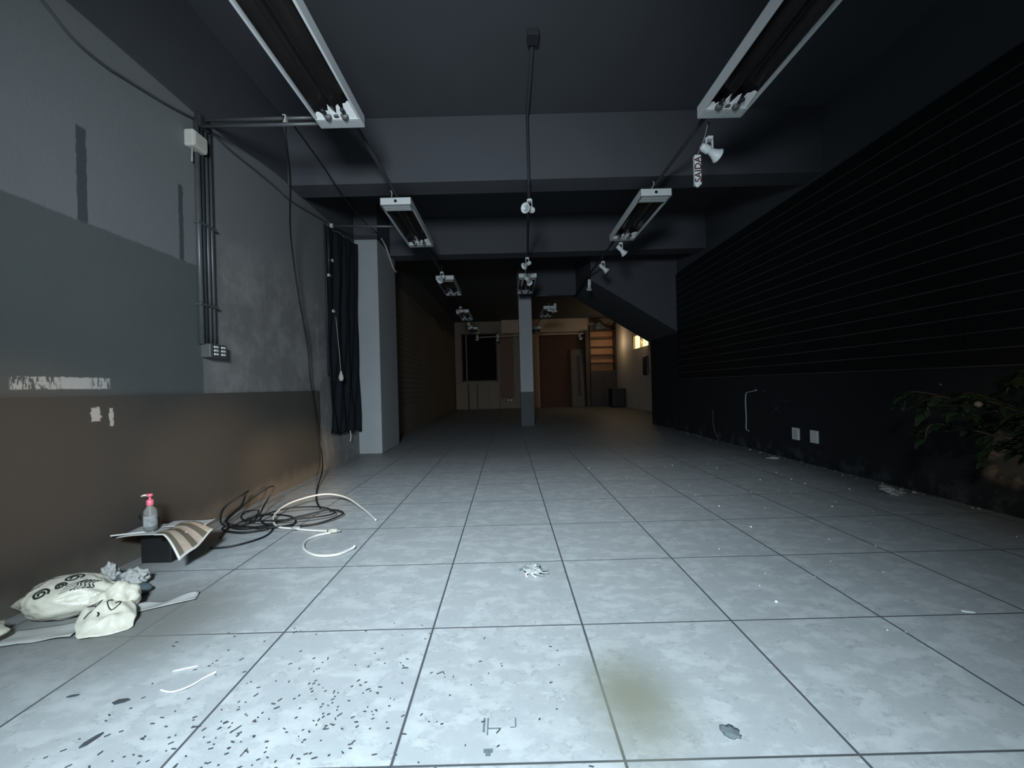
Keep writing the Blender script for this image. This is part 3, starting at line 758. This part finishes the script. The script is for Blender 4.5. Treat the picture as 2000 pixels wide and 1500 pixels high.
lid=MB().lathe([(.001,0),(.024,.001),(.024,.05),(.001,.052)],14).tube([(-.02,-.01,.05),(-.05,-.03,.08),(-.07,-.02,.06),(-.05,0,.03)],.004,6,4).build('dark_jar',M['black'],None,True,loc=(-2.155,2.475,.208))
tag(lid,'small dark jar with a wire hanger behind the pump bottle','jar')
mc=MB().box(-.10,.10,-.006,.006,0,.006).build('white_stick',M['plate'],None,loc=(-2.19,2.37,.203)); mc.rotation_euler=(0,0,.35)
tag(mc,'thin white stick lying on the papers left of the bottle','stick')

# --- cable heap
rc=random.Random(5)
pts=[(-1.98,2.78,.02),(-2.08,3.05,.012),(-2.0,3.3,.012),(-1.75,3.25,.012),(-1.62,3.05,.014),(-1.80,2.95,.03),(-2.12,3.05,.04),(-2.2,3.35,.08),(-2.22,3.45,.16),(-2.12,3.3,.20),(-2.2,3.15,.12),(-2.12,3.02,.03),(-1.95,3.1,.03),(-2.0,3.35,.10),(-1.97,3.42,.20),(-2.0,3.38,.21),(-2.1,3.2,.11),(-2.08,3.0,.05),(-1.9,2.97,.02),(-1.62,3.2,.03),(-1.45,3.3,.04),(-1.32,3.22,.03),(-1.45,3.02,.02),(-1.75,3.0,.02),(-1.9,3.12,.05),(-1.8,3.3,.06),(-1.55,3.35,.05),(-1.38,3.2,.04),(-1.6,3.05,.05),(-1.95,3.02,.06),(-2.03,3.12,.09),(-1.97,3.2,.08),(-1.95,3.08,.05),(-2.08,2.95,.03),(-1.9,2.88,.02),(-1.75,2.95,.02)]
cable('cable_coil','tangled heap of black cable on the floor by the dado end',pts,.0062,M['cable'],'cable',9,6)
cable('cable_coil','thin black cable from under the magazine into the tangled heap',[(-1.93,2.62,.012),(-1.80,2.66,.010),(-1.70,2.80,.010),(-1.72,2.95,.010),(-1.80,3.12,.04)],.006,M['cable'],'cable',8,6)
cable('white_cable','long white cable looping over the black cable heap',[(-1.02,3.10,.012),(-1.20,3.34,.03),(-1.45,3.58,.07),(-1.66,3.60,.09),(-1.82,3.40,.08),(-1.83,3.18,.05),(-1.72,3.00,.02),(-1.58,2.96,.012),(-1.45,2.92,.011),(-1.30,2.89,.011)],.0078,M['wcable'],'cable',9)
cable('white_cable','short white cable end curling on the tile in front of the heap',[(-1.26,2.86,.010),(-1.34,2.80,.010),(-1.36,2.70,.010),(-1.30,2.57,.010),(-1.18,2.47,.010),(-1.06,2.47,.010),(-1.00,2.55,.012),(-.985,2.575,.02)],.0085,M['wcable'],'cable',9)
pl=thing('plug_connector','pale plug joining the two white cable ends','plug',(-1.25,2.87,.008))
MB().lathe([(.006,-.03),(.014,-.026),(.016,.0),(.013,.03),(.007,.034)],12,Matrix.Translation((0,0,.010))@Matrix.Rotation(PI/2,4,'Y')).build('shell',M['ivory'],pl,True)
MB().box(.03,.055,-.006,-.003,.006,.014).box(.03,.055,.003,.006,.006,.014).build('prong',M['foil'],pl)
crumple('tape_knot','small grey tape knot on the long white cable','tape',(-1.55,2.95,.006),23,(.03,.02,.014),M['foil'],.4,3)

# ------------------------------------------------------------------ litter on the floor
def scrap(name,label,cat,pts,z,mt,th=.003):
    cx=sum(p[0] for p in pts)/len(pts); cy=sum(p[1] for p in pts)/len(pts)
    o=MB().prism([(p[0]-cx,p[1]-cy) for p in pts],'z',0,th).build(name,mt,None,loc=(cx,cy,z)); return tag(o,label,cat)
def blade(x,y,l,w,a,k=0):
    c,s=math.cos(a),math.sin(a)
    P=[(-l/2,0),(-l/4,w/2),(l/4,w/2*.8),(l/2,k),(l/4,-w/2*.7),(-l/4,-w/2)]
    return [(x+c*p-s*q,y+s*p+c*q) for p,q in P]
scrap('leaf_scrap','dark curled leaf scrap at the lower left of the floor','leaf',blade(-1.235,1.19,.055,.014,1.2),.001,M['grit'],.005)
scrap('leaf_scrap','dark flat leaf scrap on the tile above the curled one','leaf',blade(-1.29,1.34,.05,.022,.25),.001,M['grit'],.003)
scrap('leaf_scrap','thin dark leaf sliver on the tile near the left picture edge','leaf',blade(-1.48,1.37,.035,.008,.3),.001,M['grit'],.003)
scrap('white_splinter','straight white splinter on the dirty tile','splinter',blade(-1.20,1.492,.075,.0035,.35),.001,M['scrapwhite'])
o=MB().tube([(-1.20,1.385,.004),(-1.15,1.372,.005),(-1.11,1.395,.006),(-1.09,1.44,.004),(-1.07,1.47,.003)],.0028,6,6).build('torn_thread',M['scrapwhite'],None,True); tag(o,'white torn plastic thread curved on the tile left of the joint','thread')
wr=thing('crumpled_foil','crumpled shiny wrapper in the middle of the tiled floor','wrapper',(.11,2.18,0))
b=blob_mesh('foil_ball',M['foil'],crump(31,.042,.036,.022,.7,1.9),4,wr); b.location=(0,0,.024)
for i in range(7):
    a=i*1.9+.4*(i%3); MB().tube([(.02*math.cos(a),.02*math.sin(a),.02),(.06*math.cos(a),.05*math.sin(a),.015),(.085*math.cos(a+.3),.06*math.sin(a+.3),.006)],.004,5,3).build('foil_shred',M[('foil','tapegrey','scrapwhite')[i%3]],wr,True)
def flat_boxes(name,label,cat,boxes,mt,th=.0012):
    cx,cy=boxes[0][0],boxes[0][2]
    t=thing(name,label,cat,(cx,cy,.0002))
    for a,b,c,d in boxes: MB().box(a-cx,b-cx,c-cy,d-cy,0,th).build('strip',mt,t)
flat_boxes('tape_residue','dark rectangular tape residue on the near tile','tape mark',[(-.098,-.092,1.185,1.235),(-.086,-.082,1.175,1.235),(-.082,-.045,1.195,1.199),(-.004,.000,1.200,1.232),(-.018,-.004,1.198,1.201)],M['tapegrey'])
flat_boxes('tape_residue','small dark residue mark on the nearest tile below the rectangle','tape mark',[(-.092,-.066,1.118,1.130),(-.086,-.072,1.108,1.118)],M['tapegrey'])
crumple('gum_wrapper','flattened grey wrapper on the near tile right of the yellow smudge','wrapper',(.605,1.16,0),41,(.024,.022,.006),M['tapegrey'],.5,3)
crumple('plastic_litter','pale crumpled plastic at the foot of the black wall','litter',(3.27,3.52,0),43,(.13,.05,.022),M['paper'],.8,4,1.35)
crumple('plastic_litter','small pale scrap at the foot of the black wall below the cover plates','litter',(3.32,5.15,0),45,(.07,.05,.012),M['paper'],.8,3)
scrap('white_splinter','white splinter on the tile at lower right','splinter',blade(1.91,1.72,.045,.010,-.35),.001,M['scrapwhite'])
# rubble along the foot of the black wall
rg=random.Random(8); m=MB()
for i in range(90):
    y=rg.uniform(3.0,8.2); x=XR-.02-abs(rg.gauss(0,.05)); s=rg.uniform(.006,.022)
    m.rings([[(x+s*r*math.cos(a+i),y+s*r*math.sin(a+i)*1.3,z*s) for a in (0,1.2,2.5,3.8,5.1)] for r,z in ((1,0),(.9,.5),(.4,.9))])
tag(m.build('plaster_crumbs',M['pipe']),'grey plaster crumbs scattered along the foot of the black wall','debris',kind='stuff')
m=MB()
for i in range(70):
    x=rg.uniform(.8,3.1); y=rg.uniform(1.5,5.0); s=rg.choice((.002,.003,.003,.004,.007))
    m.rings([[(x+s*r*math.cos(a+i),y+s*r*math.sin(a+i),z*s) for a in (0,1.3,2.5,3.8,5.0)] for r,z in ((1,0),(.8,.6),(.3,.9))])
tag(m.build('white_crumbs',M['crumb']),'tiny white crumbs scattered over the right half of the floor','debris',kind='stuff')
m=MB()
for i in range(380):
    if i<300: x=rg.gauss(-.76,.26); y=rg.gauss(1.16,.17)+ (x+.76)*.2
    else: x=rg.uniform(-1.4,.2); y=rg.uniform(1.02,1.75)
    if y<.98: continue
    l=rg.uniform(.002,.0075)*(1.9 if i%11==0 else rg.uniform(.6,1.1)); a=rg.gauss(.55,.6); w=rg.uniform(.0009,.0018); c,s=math.cos(a),math.sin(a)
    P=[(-l,-w),(l*.6,-w*1.2),(l,0),(l*.5,w),(-l,w*.8)]
    m.prism([(x+c*p-s*q,y+s*p+c*q) for p,q in P],'z',.0003,.0028)
tag(m.build('grit_specks',M['grit']),'dark specks and husks strewn over the near left tiles','debris',kind='stuff')

# ------------------------------------------------------------------ potted plant standing in for a reflection at the right edge
pt=thing('potted_plant','bushy dark green plant against the black wall in place of a right-edge reflection','plant',(3.20,2.22,0))
MB().lathe([(.13,0),(.14,.01),(.17,.26),(.185,.26),(.185,.30),(.165,.30),(.16,.25),(.0,.25)],24,cap1=False).build('pot',M['clay'],pt,True)
rp=random.Random(12); L=MB(); S=MB(); B=MB()
def leafm(mb,p,d,l,w):
    d=V(d).normalized(); side=d.cross(V((0,0,1))); side=side.normalized() if side.length>.01 else V((1,0,0)); up=side.cross(d)
    q=[(0,0,0),(.25,.7,.05),(.55,1,.04),(.85,.5,-.04),(1,0,-.12),(.85,-.5,-.04),(.55,-1,.04),(.25,-.7,.05)]
    mb.face([p+d*l*a+side*w*.5*b+up*l*c for a,b,c in q])
for k in range(46):
    a=rp.uniform(0,2*PI); rad=rp.uniform(.15,.62); h=rp.uniform(.55,1.02)
    tip=V((rad*math.cos(a),rad*math.sin(a),h)); 
    tip.x=tip.x*1.15-.06
    if tip.x>.20: tip.x=.20
    q=[V((.03*math.cos(a),.03*math.sin(a),.25)),V((tip.x*.4,tip.y*.4,.25+(h-.25)*.7)),tip,tip+V((math.cos(a)*.06,math.sin(a)*.06,-.10))]
    q=spline(q,5); S.tube(q,.005,5)
    for i in range(4,len(q)):
        for s_ in (-1,1,0):
            d=V((math.cos(a+s_*rp.uniform(.6,1.6)),math.sin(a+s_*rp.uniform(.6,1.6)),rp.uniform(-.7,.3)))
            P=q[i]
            if P.x+d.x*.12<.26: leafm(L,P,d,rp.uniform(.07,.13),rp.uniform(.03,.055))
    if k%5==0:
        p=tip+V((-.02,-.03,-.05)); B.lathe([(.0,0),(.016,.008),(.02,.02),(.012,.032),(.0,.036)],8,Matrix.Translation(p))
S.build('stems',M['stem'],pt,True); o=L.build('foliage',M['leaf'],pt); B.build('blossoms',M['leafpale'],pt,True)

# ------------------------------------------------------------------ light
def area(name,loc,target,size,power,color,sy=None,spread=None):
    l=bpy.data.lights.new(name,'AREA'); l.energy=power; l.color=color; l.size=size
    if sy: l.shape='RECTANGLE'; l.size_y=sy
    if spread: l.spread=spread
    o=bpy.data.objects.new(name,l); COL.objects.link(o); o.location=loc
    o.rotation_euler=(V(target)-V(loc)).to_track_quat('-Z','Y').to_euler(); return o
def spot(name,loc,target,power,color,angle,blend=1,r=.05):
    l=bpy.data.lights.new(name,'SPOT'); l.energy=power; l.color=color; l.spot_size=angle; l.spot_blend=blend; l.shadow_soft_size=r
    o=bpy.data.objects.new(name,l); COL.objects.link(o); o.location=loc
    o.rotation_euler=(V(target)-V(loc)).to_track_quat('-Z','Y').to_euler(); return o
# cool spot behind the camera, then an added fill for walls and beams
spot('front_light',(-.40,-.62,1.95),(-.20,1.45,0),800,(.74,.90,1.0),math.radians(96),1,.16)
spot('front_fill',(-.40,-.62,1.95),(-.75,6.2,1.84),720,(.80,.91,1.0),math.radians(97),1,.30)
# added warm spots: reflected glow on the dado, the last lifts the plant
spot('added_warm_spot',(1.2,-.9,1.5),(-2.3,3.25,.44),700,(1.0,.66,.38),math.radians(13))
spot('added_warm_spot',(1.2,-.9,1.3),(-2.3,4.40,.14),1300,(1.0,.72,.44),math.radians(12))
spot('added_warm_spot',(.9,-1.2,1.4),(-2.3,1.92,.68),420,(1.0,.62,.34),math.radians(16))
spot('added_warm_spot',(-.8,-1.0,2.0),(3.3,2.6,.55),150,(1.0,.80,.58),math.radians(17))
# light coming in at the rear window and an added unseen fill by the shelves
area('window_light',(XB+.06,15.1,2.55),(3.2,15.6,1.2),1.6,9,(1.0,.72,.36),.5)
def point(name,loc,power,color,r):
    l=bpy.data.lights.new(name,'POINT'); l.energy=power; l.color=color; l.shadow_soft_size=r
    o=bpy.data.objects.new(name,l); COL.objects.link(o); o.location=loc
point('shelf_fill',(4.40,17.25,2.75),11.0,(1.0,.72,.44),.08)
w=bpy.data.worlds.new('night'); sc.world=w; w.use_nodes=True
w.node_tree.nodes['Background'].inputs[0].default_value=(.55,.70,.85,1); w.node_tree.nodes['Background'].inputs[1].default_value=.10

# ------------------------------------------------------------------ camera
cam=bpy.data.cameras.new('camera'); co=bpy.data.objects.new('camera',cam); COL.objects.link(co)
cam.sensor_width=36; cam.lens=36*800/2000; cam.clip_start=.02; cam.shift_x=9/2000; cam.shift_y=4/2000
r=math.radians(1.5); c,s=math.cos(r),math.sin(r)
Rv=V((c,0,-s)); Uv=V((s,0,c)); Bk=V((0,-1,0))
co.matrix_world=Matrix(((Rv.x,Uv.x,Bk.x,0),(Rv.y,Uv.y,Bk.y,0),(Rv.z,Uv.z,Bk.z,1.0),(0,0,0,1)))
sc.camera=co
sc.view_settings.view_transform='Standard'; sc.view_settings.look='None'; sc.view_settings.gamma=1; sc.view_settings.exposure=0
sc.view_settings.use_curve_mapping=False
